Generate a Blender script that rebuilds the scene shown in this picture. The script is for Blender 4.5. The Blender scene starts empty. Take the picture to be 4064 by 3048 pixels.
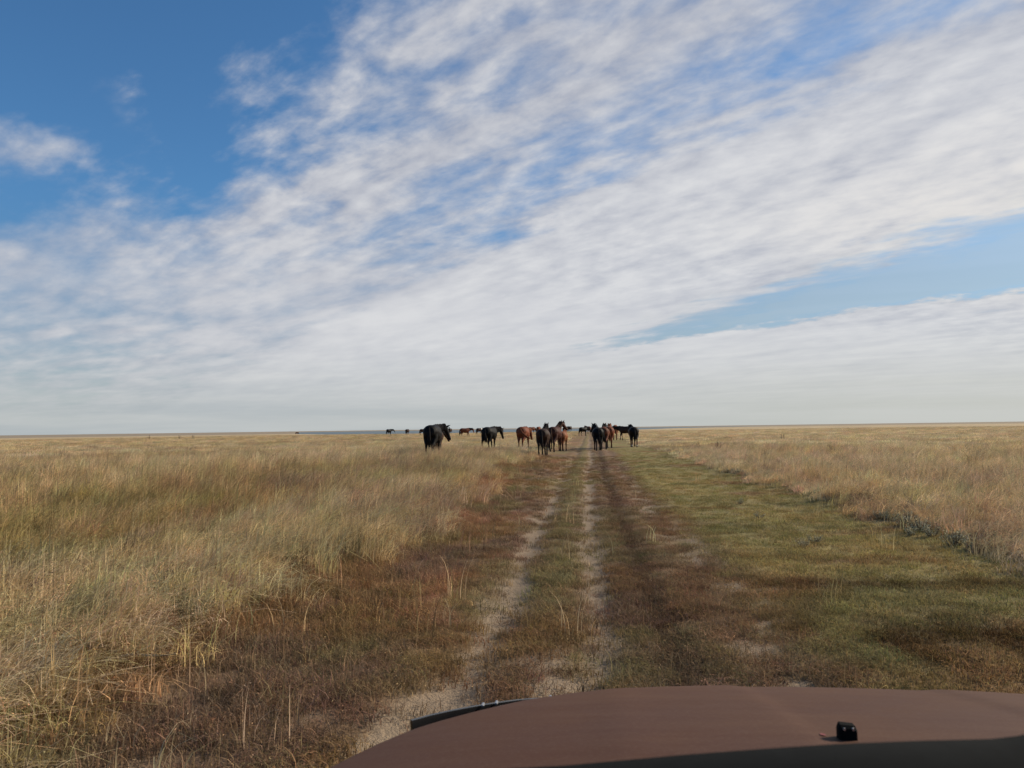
import bpy, bmesh, math, random
import numpy as np
from mathutils import Matrix, Vector, Euler
R_ = math.radians
random.seed(7); rng = np.random.default_rng(11)
scn = bpy.context.scene
C = scn.collection

# ------------------------------------------------------------------ camera
W0, H0, F0 = 4064.0, 3048.0, 3000.0
CAM_Z = 1.30
YAW, PITCH, ROLL = R_(5.8), R_(3.36), R_(-0.78)
RM = Matrix.Rotation(YAW, 3, 'Z') @ Matrix.Rotation(math.pi/2 + PITCH, 3, 'X') @ Matrix.Rotation(ROLL, 3, 'Z')
cam_d = bpy.data.cameras.new('camera'); cam = bpy.data.objects.new('camera', cam_d); C.objects.link(cam)
cam.location = (0, 0, CAM_Z); cam.rotation_euler = RM.to_euler()
cam_d.sensor_width = 36; cam_d.lens = 36*F0/W0; cam_d.clip_start = 0.05; cam_d.clip_end = 60000
cam_d.dof.use_dof = True; cam_d.dof.focus_distance = 30; cam_d.dof.aperture_fstop = 11
scn.camera = cam

def ray(px, py):
    return (RM @ Vector(((px-W0/2)/F0, -(py-H0/2)/F0, -1))).normalized()

# ------------------------------------------------------------------ light
SUN_AZ, SUN_EL = R_(64), R_(29)          # azimuth to the right of the track (+Y), elevation
sund = bpy.data.lights.new('sun', 'SUN'); sun = bpy.data.objects.new('sun', sund); C.objects.link(sun)
sund.energy = 4.8; sund.angle = R_(7); sund.color = (1.0, 0.88, 0.70)
sdir = Vector((math.sin(SUN_AZ)*math.cos(SUN_EL), math.cos(SUN_AZ)*math.cos(SUN_EL), math.sin(SUN_EL)))
sun.rotation_euler = sdir.to_track_quat('Z', 'Y').to_euler(); sun.location = (20, 5, 20)
scn.view_settings.view_transform = 'Standard'; scn.view_settings.look = 'None'
scn.view_settings.exposure = 0.3; scn.view_settings.gamma = 1.0; scn.view_settings.use_curve_mapping = False
scn.cycles.use_denoising = True; scn.cycles.max_bounces = 6; scn.cycles.diffuse_bounces = 3
scn.cycles.transparent_max_bounces = 8; scn.cycles.sample_clamp_indirect = 4

# ------------------------------------------------------------------ node helper
class NT:
    def __init__(s, tree): s.t = tree; s.n = tree.nodes; s.l = tree.links
    def new(s, typ, **kw):
        n = s.n.new(typ)
        for k, v in kw.items(): setattr(n, k, v)
        return n
    def put(s, sock, v):
        if isinstance(v, V): s.l.new(v.s, sock)
        elif isinstance(v, bpy.types.NodeSocket): s.l.new(v, sock)
        else: sock.default_value = v
    def math(s, op, *a, clamp=False):
        n = s.new('ShaderNodeMath', operation=op, use_clamp=clamp)
        for i, v in enumerate(a): s.put(n.inputs[i], v)
        return V(s, n.outputs[0])
    def sstep(s, v, a, b, lo=0.0, hi=1.0):
        n = s.new('ShaderNodeMapRange', interpolation_type='SMOOTHSTEP')
        for i, x in enumerate((v, a, b, lo, hi)): s.put(n.inputs[i], x)
        return V(s, n.outputs[0])
    def xyz(s, x, y, z=0.0):
        n = s.new('ShaderNodeCombineXYZ')
        for i, v in enumerate((x, y, z)): s.put(n.inputs[i], v)
        return V(s, n.outputs[0])
    def noise(s, vec, scale, detail=3, rough=.5, dist=0.0):
        n = s.new('ShaderNodeTexNoise')
        s.put(n.inputs['Vector'], vec); n.inputs['Scale'].default_value = scale
        n.inputs['Detail'].default_value = detail; n.inputs['Roughness'].default_value = rough
        n.inputs['Distortion'].default_value = dist
        return V(s, n.outputs['Fac'])
    def mix(s, f, a, b, mode='MIX'):
        n = s.new('ShaderNodeMix', data_type='RGBA', blend_type=mode)
        s.put(n.inputs[0], f)
        for i, v in ((6, a), (7, b)):
            if isinstance(v, (tuple, list)): v = (*v[:3], 1)
            s.put(n.inputs[i], v)
        return V(s, n.outputs[2])
    def attr(s, name, typ='GEOMETRY', out='Color'):
        n = s.new('ShaderNodeAttribute', attribute_name=name, attribute_type=typ)
        return V(s, n.outputs[out])
class V:
    def __init__(s, nt, sock): s.nt = nt; s.s = sock
    def __add__(s, o): return s.nt.math('ADD', s, o)
    __radd__ = __add__
    def __sub__(s, o): return s.nt.math('SUBTRACT', s, o)
    def __rsub__(s, o): return s.nt.math('SUBTRACT', o, s)
    def __mul__(s, o): return s.nt.math('MULTIPLY', s, o)
    __rmul__ = __mul__
    def __truediv__(s, o): return s.nt.math('DIVIDE', s, o)

# ------------------------------------------------------------------ world: Nishita sky with an altocumulus sheet
world = bpy.data.worlds.new('World'); scn.world = world; world.use_nodes = True
wt = NT(world.node_tree); wt.n.clear()
WS = 0.10                                     # Background strength
out = wt.new('ShaderNodeOutputWorld'); bg = wt.new('ShaderNodeBackground'); bg.inputs[1].default_value = WS
wt.l.new(bg.outputs[0], out.inputs[0])
sky = wt.new('ShaderNodeTexSky', sky_type='NISHITA', sun_disc=False)
sky.sun_elevation = SUN_EL; sky.sun_rotation = SUN_AZ; sky.altitude = 100; sky.air_density = 1.0
sky.dust_density = 0.6; sky.ozone_density = 2.2
tc = wt.new('ShaderNodeTexCoord'); sep = wt.new('ShaderNodeSeparateXYZ'); wt.l.new(tc.outputs['Generated'], sep.inputs[0])
dx, dy, dz = (V(wt, sep.outputs[i]) for i in range(3))
zz = wt.math('MAXIMUM', dz, 0.0) + 0.03        # flat cloud sheet seen in perspective
A = R_(-37)                                    # the cloud streets run towards this azimuth
t = (dx*math.cos(A) - dy*math.sin(A))/zz
s = (dx*math.sin(A) + dy*math.cos(A))/zz
# streak axes (tilted a little from the streets)
q = R_(14)
ta = t*math.cos(q) + s*math.sin(q); sa = s*math.cos(q) - t*math.sin(q)
zz2 = wt.math('MAXIMUM', dz, 0.0) + 0.22
t2 = (dx*math.cos(A) - dy*math.sin(A))/zz2
s2 = (dx*math.sin(A) + dy*math.cos(A))/zz2
q2 = R_(20)
tb = t2*math.cos(q2) + s2*math.sin(q2); sb = s2*math.cos(q2) - t2*math.sin(q2)
def puff(fx, fy, off, detail, rough, dist=0.0, dx_=0.0, dy_=0.0):
    return wt.noise(wt.xyz(tb*fx + dx_, sb*fy + dy_, off), 1.0, detail, rough, dist)
def fbm(fx, fy, off, detail=6, rough=.55, dist=0.0, dx_=0.0, dy_=0.0):
    return wt.noise(wt.xyz(ta*fx + dx_, sa*fy + dy_, off), 1.0, detail, rough, dist)
warp = (fbm(1.1, .45, 3.0, 3) - .5)
warp2 = (fbm(3.5, 1.4, 9.0, 4) - .5)
tw = t + warp*.55 + warp2*.30
sw = s + warp*1.2
n1 = puff(9.0, 5.2, 1.0, 6, .56, .15)             # puffs
n1b = puff(9.0, 5.2, 1.0, 6, .56, .15, .22, -.22)  # the same, a little away from the sun
n2 = fbm(2.9, 1.0, 5.0, 4, .5, .1)             # larger streaks
n3 = puff(30., 19.0, 7.0, 4, .55)
n4 = fbm(1.7, .7, 14.0, 4, .55)
# coverage over the sheet
edge = wt.sstep(tw + (n1 - .5)*.4, .08, 1.1)
holes = wt.sstep(tw, .95, 1.3)*(1 - wt.sstep(tw, 1.70, 1.95))
dense = wt.sstep(tw, 1.70, 2.05)
gap_lo = wt.sstep(t + warp*.5 + warp2*.8 + (n1 - .5)*1.1 - (s - 2.0)*.23, 3.2, 4.05)
gap_hi = wt.sstep(t + warp*.6 + warp2*.5 + (n1 - .5)*.7 + (n3 - .5)*.4 + (s - 2.5)*.16, 4.85, 5.45)
gap = gap_lo*(1 - gap_hi)
left = wt.sstep(sw + t*.9, 2.2, 4.4)*(1 - edge)
wisp = wt.sstep(s + warp2*.6, 2.35, 2.75)*(1 - wt.sstep(s, 2.85, 3.3))*(1 - wt.sstep(t + warp2*.5, -.1, .2))
far = wt.sstep(s, 2.6, 5.0)                    # thin layer, more even far away
cov = edge*(.79 - holes*.17*(1 - far) + dense*.22) + left*.62 + wisp*.42
cov = cov*(1 - gap*.92)
dens = cov + (n1 - .5)*(.85 - dense*.15 - far*.3) + (n2 - .5)*(1.05 - dense*.35 - far*.45) + (n3 - .5)*.22*(1 - far)
alpha = wt.sstep(dens, .20 - far*.06, .86 + far*.06)*wt.sstep(cov, .03, .2)
# cloud brightness: lit flank + thickness
lit = wt.math('MULTIPLY_ADD', n1 - n1b, 1.9, .5, clamp=True)
thick = wt.sstep(dens, .5, 1.1)
warm = wt.sstep(t, 1.7, 3.4)*(1 - wt.sstep(s, 1.4, 3.2))
sh = .50 + (lit - .5)*(.70 - far*.5) + (thick - .5)*.22 + dense*.16 + (n4 - .5)*.8 + (n3 - .5)*.25*(1 - far) + far*.10
sh = wt.math('MINIMUM', wt.math('MAXIMUM', sh, 0.0), 1.0)
k = 1.0/WS
def K(r, g, b): return (r*k, g*k, b*k)
ccol = wt.mix(sh, K(.30, .32, .385), K(.585, .585, .595))
ccol = wt.mix(warm*sh*.8, ccol, K(.69, .65, .60))
# horizon veil
el = dz
veil = 1 - wt.sstep(el, .0, .165)
hz_n = wt.noise(wt.xyz(dx*2.0, dy*2.0, dz*34.0), 1.6, 4, .5)
rightish = wt.sstep(dx, -.5, .6)
hcol = wt.mix(rightish, K(.345, .38, .395), K(.445, .455, .42))
hcol = wt.mix(wt.sstep(hz_n, .35, .68)*.5, hcol, K(.49, .50, .485))
bluesky = wt.mix(1.0, sky.outputs[0], wt.mix(wt.sstep(dz, .10, .30), (0.42, 0.60, 0.74), (0.47, 0.79, 1.0)), 'MULTIPLY')
base = wt.mix(alpha*.95, bluesky, ccol)
vfac = wt.math('MAXIMUM', veil*veil*(1 - gap*.35*wt.sstep(el, .08, .12)), gap*.48)
base = wt.mix(vfac*.96, base, hcol)
wt.put(bg.inputs[0], base)
try: world.cycles.sampling_method = 'MANUAL'; world.cycles.sample_map_resolution = 512
except Exception: pass

# ------------------------------------------------------------------ numpy noise
_perm = np.random.default_rng(3).random((256, 256))
def vnoise(x, y):
    x = np.asarray(x, float); y = np.asarray(y, float)
    xi = np.floor(x).astype(np.int64); yi = np.floor(y).astype(np.int64)
    fx = x - xi; fy = y - yi; fx = fx*fx*(3-2*fx); fy = fy*fy*(3-2*fy)
    g = lambda a, b: _perm[a & 255, b & 255]
    return (g(xi, yi)*(1-fx) + g(xi+1, yi)*fx)*(1-fy) + (g(xi, yi+1)*(1-fx) + g(xi+1, yi+1)*fx)*fy
def nfbm(x, y, o=4, seed=0):
    r = 0; a = .5; tot = 0
    for i in range(o):
        r = r + a*vnoise(x*2**i + 17.3*i + seed*31.7, y*2**i + 9.1*i + seed*57.1); tot += a; a *= .5
    return r/tot
def sst(v, a, b):
    q = np.clip((v-a)/(b-a), 0, 1); return q*q*(3-2*q)
def lerp3(c, d, f):
    return c + (np.asarray(d) - c)*f[..., None]

# ------------------------------------------------------------------ terrain
LAKE_Z = -3.0
def crest(az):         # where the meadow falls away to the lake, metres, by direction
    return np.interp(az, [-60, -24, -19.5, -16, -2.6, 1, 4.9, 12, 20, 28, 45], [1500, 480, 260, 222, 215, 250, 380, 800, 1500, 2300, 2900])
def wander(y): return .05*np.sin(y*.21+.6) + .03*np.sin(y*.5) - .10*np.clip((5.5-y)/3, 0, 1)
def rutL(y): return -.68 - .10*np.clip((5-y)/2, 0, 1)
def height(x, y):
    x = np.asarray(x, float); y = np.asarray(y, float)
    r = np.hypot(x, y); az = np.degrees(np.arctan2(x, np.maximum(y, 1e-3)))
    u = x - wander(y)
    z = .09*sst(-u, 1.6, 3.0) + .07*sst(u, 3.0, 4.2)
    nearm = 1 - sst(r, 60, 140)
    z = z + .05*(nfbm(x*.25, y*.25, 3, 1) - .5)*nearm + .03*(nfbm(x*1.3, y*1.3, 3, 2)-.5)*(1-sst(r, 15, 40))
    z = z + .15*(nfbm(x*.02, y*.02, 2, 5)-.5)*sst(r, 40, 120)*(1-sst(r, 300, 500))
    tr = (1 - sst(r, 70, 160))
    z = z - tr*(.035*np.exp(-((u-rutL(y))/.17)**2) + .035*np.exp(-((u+.02)/.16)**2) + .03*np.exp(-((u-.42)/.13)**2) + .02*np.exp(-((u-.95)/.22)**2))
    rc = crest(az)
    lakem = sst(az, -24.5, -17.5)
    drop = sst(r, rc, rc*1.35 + 40)
    farshore = sst(r, 3200, 3600)
    z = z + lakem*(-6.0*drop + 4.6*farshore) + (1-lakem)*(-1.5*sst(r, 300, 900))
    z = z + sst(r, 2500, 9000)*1.0*(nfbm(x*.0006, y*.0006, 3, 8)) 
    return z

def zones(x, y):
    """tall-grass amount, bare-soil amount and albedo of the plants, at (x, y)"""
    x = np.asarray(x, float); y = np.asarray(y, float)
    u = x - wander(y); r = np.hypot(x, y)
    e = (nfbm(x*.7, y*.45, 4, 11)-.5)
    eb = (nfbm(x*.22, y*.12, 3, 12)-.5)
    ue = u + e*1.1 + eb*1.0
    bl = 2.35 + .5*sst(y, 8, 20)
    tallL = sst(-ue, bl-.65, bl+.55)
    tallR = sst(ue, 3.35, 3.95)
    tall = np.maximum(tallL, tallR)
    f1 = nfbm(x*3.2, y*1.7, 4, 13); f2 = nfbm(x*9, y*6, 3, 14)
    fadeL = 1 - .6*sst(y, 8, 18)
    sL = 1.1*np.exp(-((u-rutL(y))/(.17 + .10*np.clip((5-y)/2, 0, 1)))**2)*fadeL
    sM = 1.12*np.exp(-((u+.02)/(.16))**2)*(1-.25*sst(y, 9, 20))
    wide = np.exp(-((u+.22)/.22)**2)*sst(5.6-y, 0, 1.4)
    sR = .52*np.exp(-((u-.98)/.26)**2)*(1-.5*sst(y, 12, 30))
    soil = np.maximum(np.maximum(sL, sM), np.maximum(.85*wide, sR))
    bare = sst(soil + (f1-.5)*1.25 + (f2-.5)*1.1, .30, .86)*.9*(1-sst(r, 60, 130))
    # plant colours -----------------------------------------------------
    g1 = nfbm(x*.35, y*.16, 4, 21); g2 = nfbm(x*.9, y*.5, 4, 22); g3 = nfbm(x*.12, y*.035, 3, 23); g4 = nfbm(x*2.2, y*1.6, 3, 24)
    col = np.zeros(x.shape + (3,)); col[:] = STRAW
    col = lerp3(col, OLIVE, sst(g1 + .35*(g4-.5) + .22*sst(-x, 2, 5)*(1-sst(r, 7, 26)), .47, .70)*.72*(x < 0))
    col = lerp3(col, REDB, sst(g2*.6 + g3*.5, .57, .74)*.5)
    col = lerp3(col, MAUVE, sst(nfbm(x*.5, y*.22, 4, 25), .52, .68)*.6)
    col = lerp3(col, PALE, sst(nfbm(x*.3, y*.1, 4, 26), .55, .75)*.55)
    col = lerp3(col, PALE, .45*(x > 3)*sst(g4, .3, .7))
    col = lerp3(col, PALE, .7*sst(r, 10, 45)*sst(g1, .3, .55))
    sc = np.zeros_like(col); sc[:] = RUST
    sc = lerp3(sc, BROWN, sst(g2, .42, .62))
    sc = lerp3(sc, REDB, sst(nfbm(x*.8, y*.4, 3, 27), .56, .72)*.8*sst(-u, .8, 1.2))
    sc = lerp3(sc, OLIVE2, sst(nfbm(x*1.1, y*.5, 4, 28), .52, .7)*.7)
    midm = np.exp(-((u+.35)/.2)**2)
    sc = lerp3(sc, OLIVE2, midm*.75*sst(y, 4.6, 6.5))
    dk = np.exp(-((u-.42)/.2)**2)
    sc = lerp3(sc, DARKB, dk*.8)
    redtan = np.exp(-((u-.85)/.25)**2)
    sc = lerp3(sc, TANR, redtan*.6)
    grn = sst(u + e*.5, 1.0, 1.55)
    gc = np.zeros_like(col); gc[:] = GREEN
    gc = lerp3(gc, YELLOWG, sst(g2, .45, .7)*.8)
    gc = lerp3(gc, RUST, sst(nfbm(x*.55, y*.8, 4, 29) + .20*sst(6.4-y, 0, 2.2), .56, .72)*.9)
    gc = lerp3(gc, DKGREEN, sst(nfbm(x*.9, y*1.1, 3, 30), .55, .75)*.7)
    bd = np.exp(-((y + .35*e*2 + .10*x - 5.05)/.42)**2) + .6*np.exp(-((y + .8*e - .05*x - 6.3)/.16)**2)
    gc = lerp3(gc, DKRUST, np.clip(bd*1.3*sst(f1 + .25*f2, .38, .66), 0, .9))
    sc = lerp3(sc, gc, grn)
    return tall, bare, col, sc

STRAW = np.array([.58, .43, .225]); OLIVE = np.array([.36, .28, .105]); REDB = np.array([.36, .20, .11])
MAUVE = np.array([.42, .31, .205]); PALE = np.array([.70, .555, .34]); RUST = np.array([.265, .165, .080])
BROWN = np.array([.23, .15, .095]); OLIVE2 = np.array([.26, .21, .10]); DARKB = np.array([.13, .085, .058])
TANR = np.array([.25, .155, .10]); GREEN = np.array([.285, .235, .098]); YELLOWG = np.array([.37, .28, .115]); DKGREEN = np.array([.22, .195, .09])
DKRUST = np.array([.095, .055, .024]); SOIL = np.array([.245, .185, .128])

def set_kind(o, kind, label=None, cat=None, group=None):
    if kind: o['kind'] = kind
    if label: o['label'] = label
    if cat: o['category'] = cat
    if group: o['group'] = group

def mesh_np(name, verts, faces, mat=None, smooth=True):
    me = bpy.data.meshes.new(name)
    verts = np.asarray(verts, np.float32); faces = np.asarray(faces, np.int32)
    n = faces.shape[1]
    me.vertices.add(len(verts)); me.vertices.foreach_set('co', verts.ravel())
    me.loops.add(faces.size); me.loops.foreach_set('vertex_index', faces.ravel())
    me.polygons.add(len(faces)); me.polygons.foreach_set('loop_start', np.arange(0, faces.size, n, dtype=np.int32))
    if smooth: me.polygons.foreach_set('use_smooth', np.ones(len(faces), bool))
    me.update(calc_edges=True); me.validate()
    if mat: me.materials.append(mat)
    return me
def obj(name, me, parent=None):
    o = bpy.data.objects.new(name, me); C.objects.link(o)
    if parent: o.parent = parent
    return o
def principled(name, col=(.5, .5, .5), rough=.6, spec=.3, metallic=0.0):
    m = bpy.data.materials.new(name); m.use_nodes = True
    b = m.node_tree.nodes['Principled BSDF']
    b.inputs['Base Color'].default_value = (*col, 1); b.inputs['Roughness'].default_value = rough
    b.inputs['Specular IOR Level'].default_value = spec; b.inputs['Metallic'].default_value = metallic
    return m, NT(m.node_tree), b

# ground material: plant/soil albedo from the zones, broken up by noise
gm, g, gb = principled('ground', rough=.95, spec=.1)
pos = g.new('ShaderNodeNewGeometry').outputs['Position']
ac = g.attr('albedo'); bare_a = g.attr('bare', out='Fac')
na = g.noise(pos, 38.0, 4, .65); nb = g.noise(pos, 7.0, 4, .6); nc = g.noise(pos, 110.0, 2, .6)
vv = .55 + na*.45 + nb*.35 + nc*.12
gc_ = g.mix(1.0, ac, g.xyz(vv, vv, vv), 'MULTIPLY')
spk = g.sstep(g.noise(pos, 26.0, 5, .7), .56, .66)*(1 - bare_a*.45)
gc_ = g.mix(spk*.6, gc_, (.07, .045, .028))
mp = g.new('ShaderNodeMapping'); g.put(mp.inputs[0], pos); mp.inputs['Scale'].default_value = (.012, .03, .0)
fb = g.noise(mp.outputs[0], 3.0, 6, .62)
dist = g.new('ShaderNodeVectorMath', operation='LENGTH'); g.l.new(pos, dist.inputs[0])
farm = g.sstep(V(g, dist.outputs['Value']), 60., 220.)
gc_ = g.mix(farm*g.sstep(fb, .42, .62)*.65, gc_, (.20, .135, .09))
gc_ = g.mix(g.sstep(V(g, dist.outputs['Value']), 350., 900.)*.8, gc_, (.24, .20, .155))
g.put(gb.inputs['Base Color'], gc_)
bmp = g.new('ShaderNodeBump'); bmp.inputs['Strength'].default_value = .6; bmp.inputs['Distance'].default_value = .03
g.put(bmp.inputs['Height'], na + nb + nc*.4); g.l.new(bmp.outputs[0], gb.inputs['Normal'])

def axis(dense_lo, dense_hi, step, lo, hi, ratio):
    a = list(np.arange(dense_lo, dense_hi+1e-6, step)); d = step; v = dense_hi
    while v < hi: d *= ratio; v += d; a.append(v)
    d = step; v = dense_lo; b = []
    while v > lo: d *= ratio; v -= d; b.append(v)
    return np.array(b[::-1] + a)
gx = axis(-4.5, 5.0, .05, -20000, 20000, 1.055); gy = axis(1.2, 16.0, .06, -300, 30000, 1.04)
GX, GY = np.meshgrid(gx, gy); GZ = height(GX, GY)
tall, bare, tcol, scol = zones(GX, GY)
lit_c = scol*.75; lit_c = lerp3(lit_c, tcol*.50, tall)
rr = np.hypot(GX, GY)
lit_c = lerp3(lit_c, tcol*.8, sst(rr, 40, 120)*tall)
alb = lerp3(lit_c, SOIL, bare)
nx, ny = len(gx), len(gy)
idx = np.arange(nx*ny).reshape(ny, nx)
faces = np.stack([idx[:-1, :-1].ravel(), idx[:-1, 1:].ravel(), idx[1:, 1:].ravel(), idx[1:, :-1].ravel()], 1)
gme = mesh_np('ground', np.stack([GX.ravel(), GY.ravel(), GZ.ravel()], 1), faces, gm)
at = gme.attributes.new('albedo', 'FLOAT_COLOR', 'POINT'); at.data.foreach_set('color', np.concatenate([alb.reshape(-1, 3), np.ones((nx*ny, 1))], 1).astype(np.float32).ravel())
at = gme.attributes.new('bare', 'FLOAT', 'POINT'); at.data.foreach_set('value', bare.ravel().astype(np.float32))
ground = obj('ground', gme); set_kind(ground, 'structure', 'steppe ground with a rutted dirt track running to the horizon', 'ground')

# lake
wm, w, wb = principled('lake_water', (.13, .165, .18), .55, .15)
wpos = w.new('ShaderNodeNewGeometry').outputs['Position']
wmp = w.new('ShaderNodeMapping'); w.put(wmp.inputs[0], wpos); wmp.inputs['Scale'].default_value = (.25, .6, 0)
wn = w.noise(wmp.outputs[0], 1.0, 5, .6)
bw = w.new('ShaderNodeBump'); bw.inputs['Strength'].default_value = .9; bw.inputs['Distance'].default_value = .5
w.put(bw.inputs['Height'], wn); w.l.new(bw.outputs[0], wb.inputs['Normal'])
lx = np.linspace(-3500, 4500, 30); ly = np.geomspace(180, 3600, 30)
LX, LY = np.meshgrid(lx, ly); li = np.arange(900).reshape(30, 30)
lf = np.stack([li[:-1, :-1].ravel(), li[:-1, 1:].ravel(), li[1:, 1:].ravel(), li[1:, :-1].ravel()], 1)
lake = obj('lake', mesh_np('lake', np.stack([LX.ravel(), LY.ravel(), np.full(900, LAKE_Z)], 1), lf, wm))
set_kind(lake, 'structure', 'blue grey lake strip beyond the meadow', 'lake')

# ------------------------------------------------------------------ grass tufts (sources, never linked to the scene)
def blade_strips(n, rad, hmin, hmax, wid, lean, lean_var, seg=3, curl=.5, leandir=0.0, dirvar=math.pi):
    vs = []; fs = []; vals = []
    for i in range(n):
        a = random.uniform(0, 2*math.pi); rr_ = rad*math.sqrt(random.random())
        bx, by = rr_*math.cos(a), rr_*math.sin(a)
        h = random.uniform(hmin, hmax)*(1 - .25*rr_/max(rad, 1e-6))
        ld = leandir + random.uniform(-dirvar, dirvar); ln = max(0, random.gauss(lean, lean_var))
        wd = random.uniform(0, math.pi); wx, wy = math.cos(wd), math.sin(wd)
        val = random.uniform(.62, 1.38); b0 = len(vs)
        w_ = wid*random.uniform(.7, 1.3)
        for k_ in range(seg+1):
            f = k_/seg; ang = ln*(f**(1+curl))
            px = bx + math.cos(ld)*h*f*math.sin(ang); py = by + math.sin(ld)*h*f*math.sin(ang); pz = h*f*math.cos(ang) - .03*(k_ == 0)
            ww = w_*(1 - .8*f)*.5
            vs.append((px-wx*ww, py-wy*ww, pz)); vs.append((px+wx*ww, py+wy*ww, pz)); vals += [val, val]
        for k_ in range(seg):
            o_ = b0 + 2*k_; fs.append((o_, o_+1, o_+3, o_+2))
    return vs, fs, vals
def leafy(n, rad, hmin, hmax, ls):
    vs = []; fs = []; vals = []
    for i in range(n):
        a = random.uniform(0, 2*math.pi); rr_ = rad*math.sqrt(random.random())
        p = Vector((rr_*math.cos(a), rr_*math.sin(a), random.uniform(0.0, random.uniform(hmin, hmax))))
        e = Euler((random.uniform(-1.2, 1.2), random.uniform(-1.2, 1.2), random.uniform(0, 6.28))).to_matrix()
        l_ = ls*random.uniform(.6, 1.5); w_ = l_*random.uniform(.2, .4); b0 = len(vs); val = random.uniform(.6, 1.4)
        for q_ in ((-w_, 0, 0), (0, -l_*.5, 0), (w_, 0, 0), (0, l_*.9, 0)):
            vs.append(tuple(p + e @ Vector(q_))); vals.append(val)
        fs.append((b0, b0+1, b0+2, b0+3))
    return vs, fs, vals
def seedheads(n, rad, h0, h1):
    vs = []; fs = []; vals = []
    for i in range(n):
        v_, f_, l_ = blade_strips(1, rad, h0, h1, .004, .45, .2, 4, .5, 0.1, .8)
        b0 = len(vs); vs += v_; fs += [tuple(i_+b0 for i_ in q_) for q_ in f_]; vals += l_
        tip = Vector(v_[-1]); dn = (Vector(v_[-3]) - tip); val = random.uniform(.55, 1.0)
        for j in range(9):
            p = tip + dn*random.uniform(0, .9); e = Euler((random.uniform(-.9, .9), random.uniform(-.9, .9), random.uniform(0, 6.28))).to_matrix(); b0 = len(vs)
            for q_ in ((-.0022, 0, 0), (0, 0, -.007), (.0022, 0, 0), (0, 0, .011)): vs.append(tuple(p + e @ Vector(q_))); vals.append(val)
            fs.append((b0, b0+1, b0+2, b0+3))
    return vs, fs, vals
def tuft_mat(name, trans=.3):
    m = bpy.data.materials.new(name); m.use_nodes = True; n = NT(m.node_tree); n.n.clear()
    o_ = n.new('ShaderNodeOutputMaterial'); c = n.attr('col', 'INSTANCER'); v = n.attr('v', out='Fac')
    cc = n.mix(1.0, c, n.xyz(v, v, v), 'MULTIPLY')
    d = n.new('ShaderNodeBsdfDiffuse'); tr = n.new('ShaderNodeBsdfTranslucent'); mx = n.new('ShaderNodeMixShader')
    n.put(d.inputs[0], cc); n.put(tr.inputs[0], cc); mx.inputs[0].default_value = trans
    n.l.new(d.outputs[0], mx.inputs[1]); n.l.new(tr.outputs[0], mx.inputs[2]); n.l.new(mx.outputs[0], o_.inputs[0])
    return m
TM = tuft_mat('grass_blade')
def source(name, parts):
    vs = []; fs = []; vl = []
    for v_, f_, l_ in parts:
        b0 = len(vs); vs += v_; fs += [tuple(i+b0 for i in q_) for q_ in f_]; vl += l_
    me = mesh_np(name, vs, fs, TM)
    a_ = me.attributes.new('v', 'FLOAT', 'POINT'); a_.data.foreach_set('value', np.array(vl, np.float32))
    return bpy.data.objects.new(name, me)
def coll(name, objs):
    c = bpy.data.collections.new(name)
    for o_ in objs: c.objects.link(o_)
    return c
c_tall = coll('src_tall', [source('t%d' % i, [blade_strips(40, .12, .22, .54, .0065, .6, .38, 4, .6, 0.1, 1.2),
                                              blade_strips(18, .15, .10, .28, .007, .6, .4, 3),
                                              seedheads(3, .12, .38, .60)]) for i in range(7)])
c_far = coll('src_far', [source('f%d' % i, [blade_strips(120, .55, .22, .44, .016, .6, .3, 3, .6, 0.1, 1.0)]) for i in range(5)])
c_short = coll('src_short', [source('s%d' % i, [blade_strips(34, .11, .03, .085, .005, .9, .4, 2)]) for i in range(5)])
c_herb = coll('src_herb', [source('h%d' % i, [leafy(40, .10, .02, .09, .0085), blade_strips(52, .10, .04, .14, .0036, .7, .35, 3)]) for i in range(6)])
c_stalk = coll('src_stalk', [source('k%d' % i, [blade_strips(5, .10, .18, .42, .0055, .6, .3, 4, .5, 0.0, 1.6)]) for i in range(5)])

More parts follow.
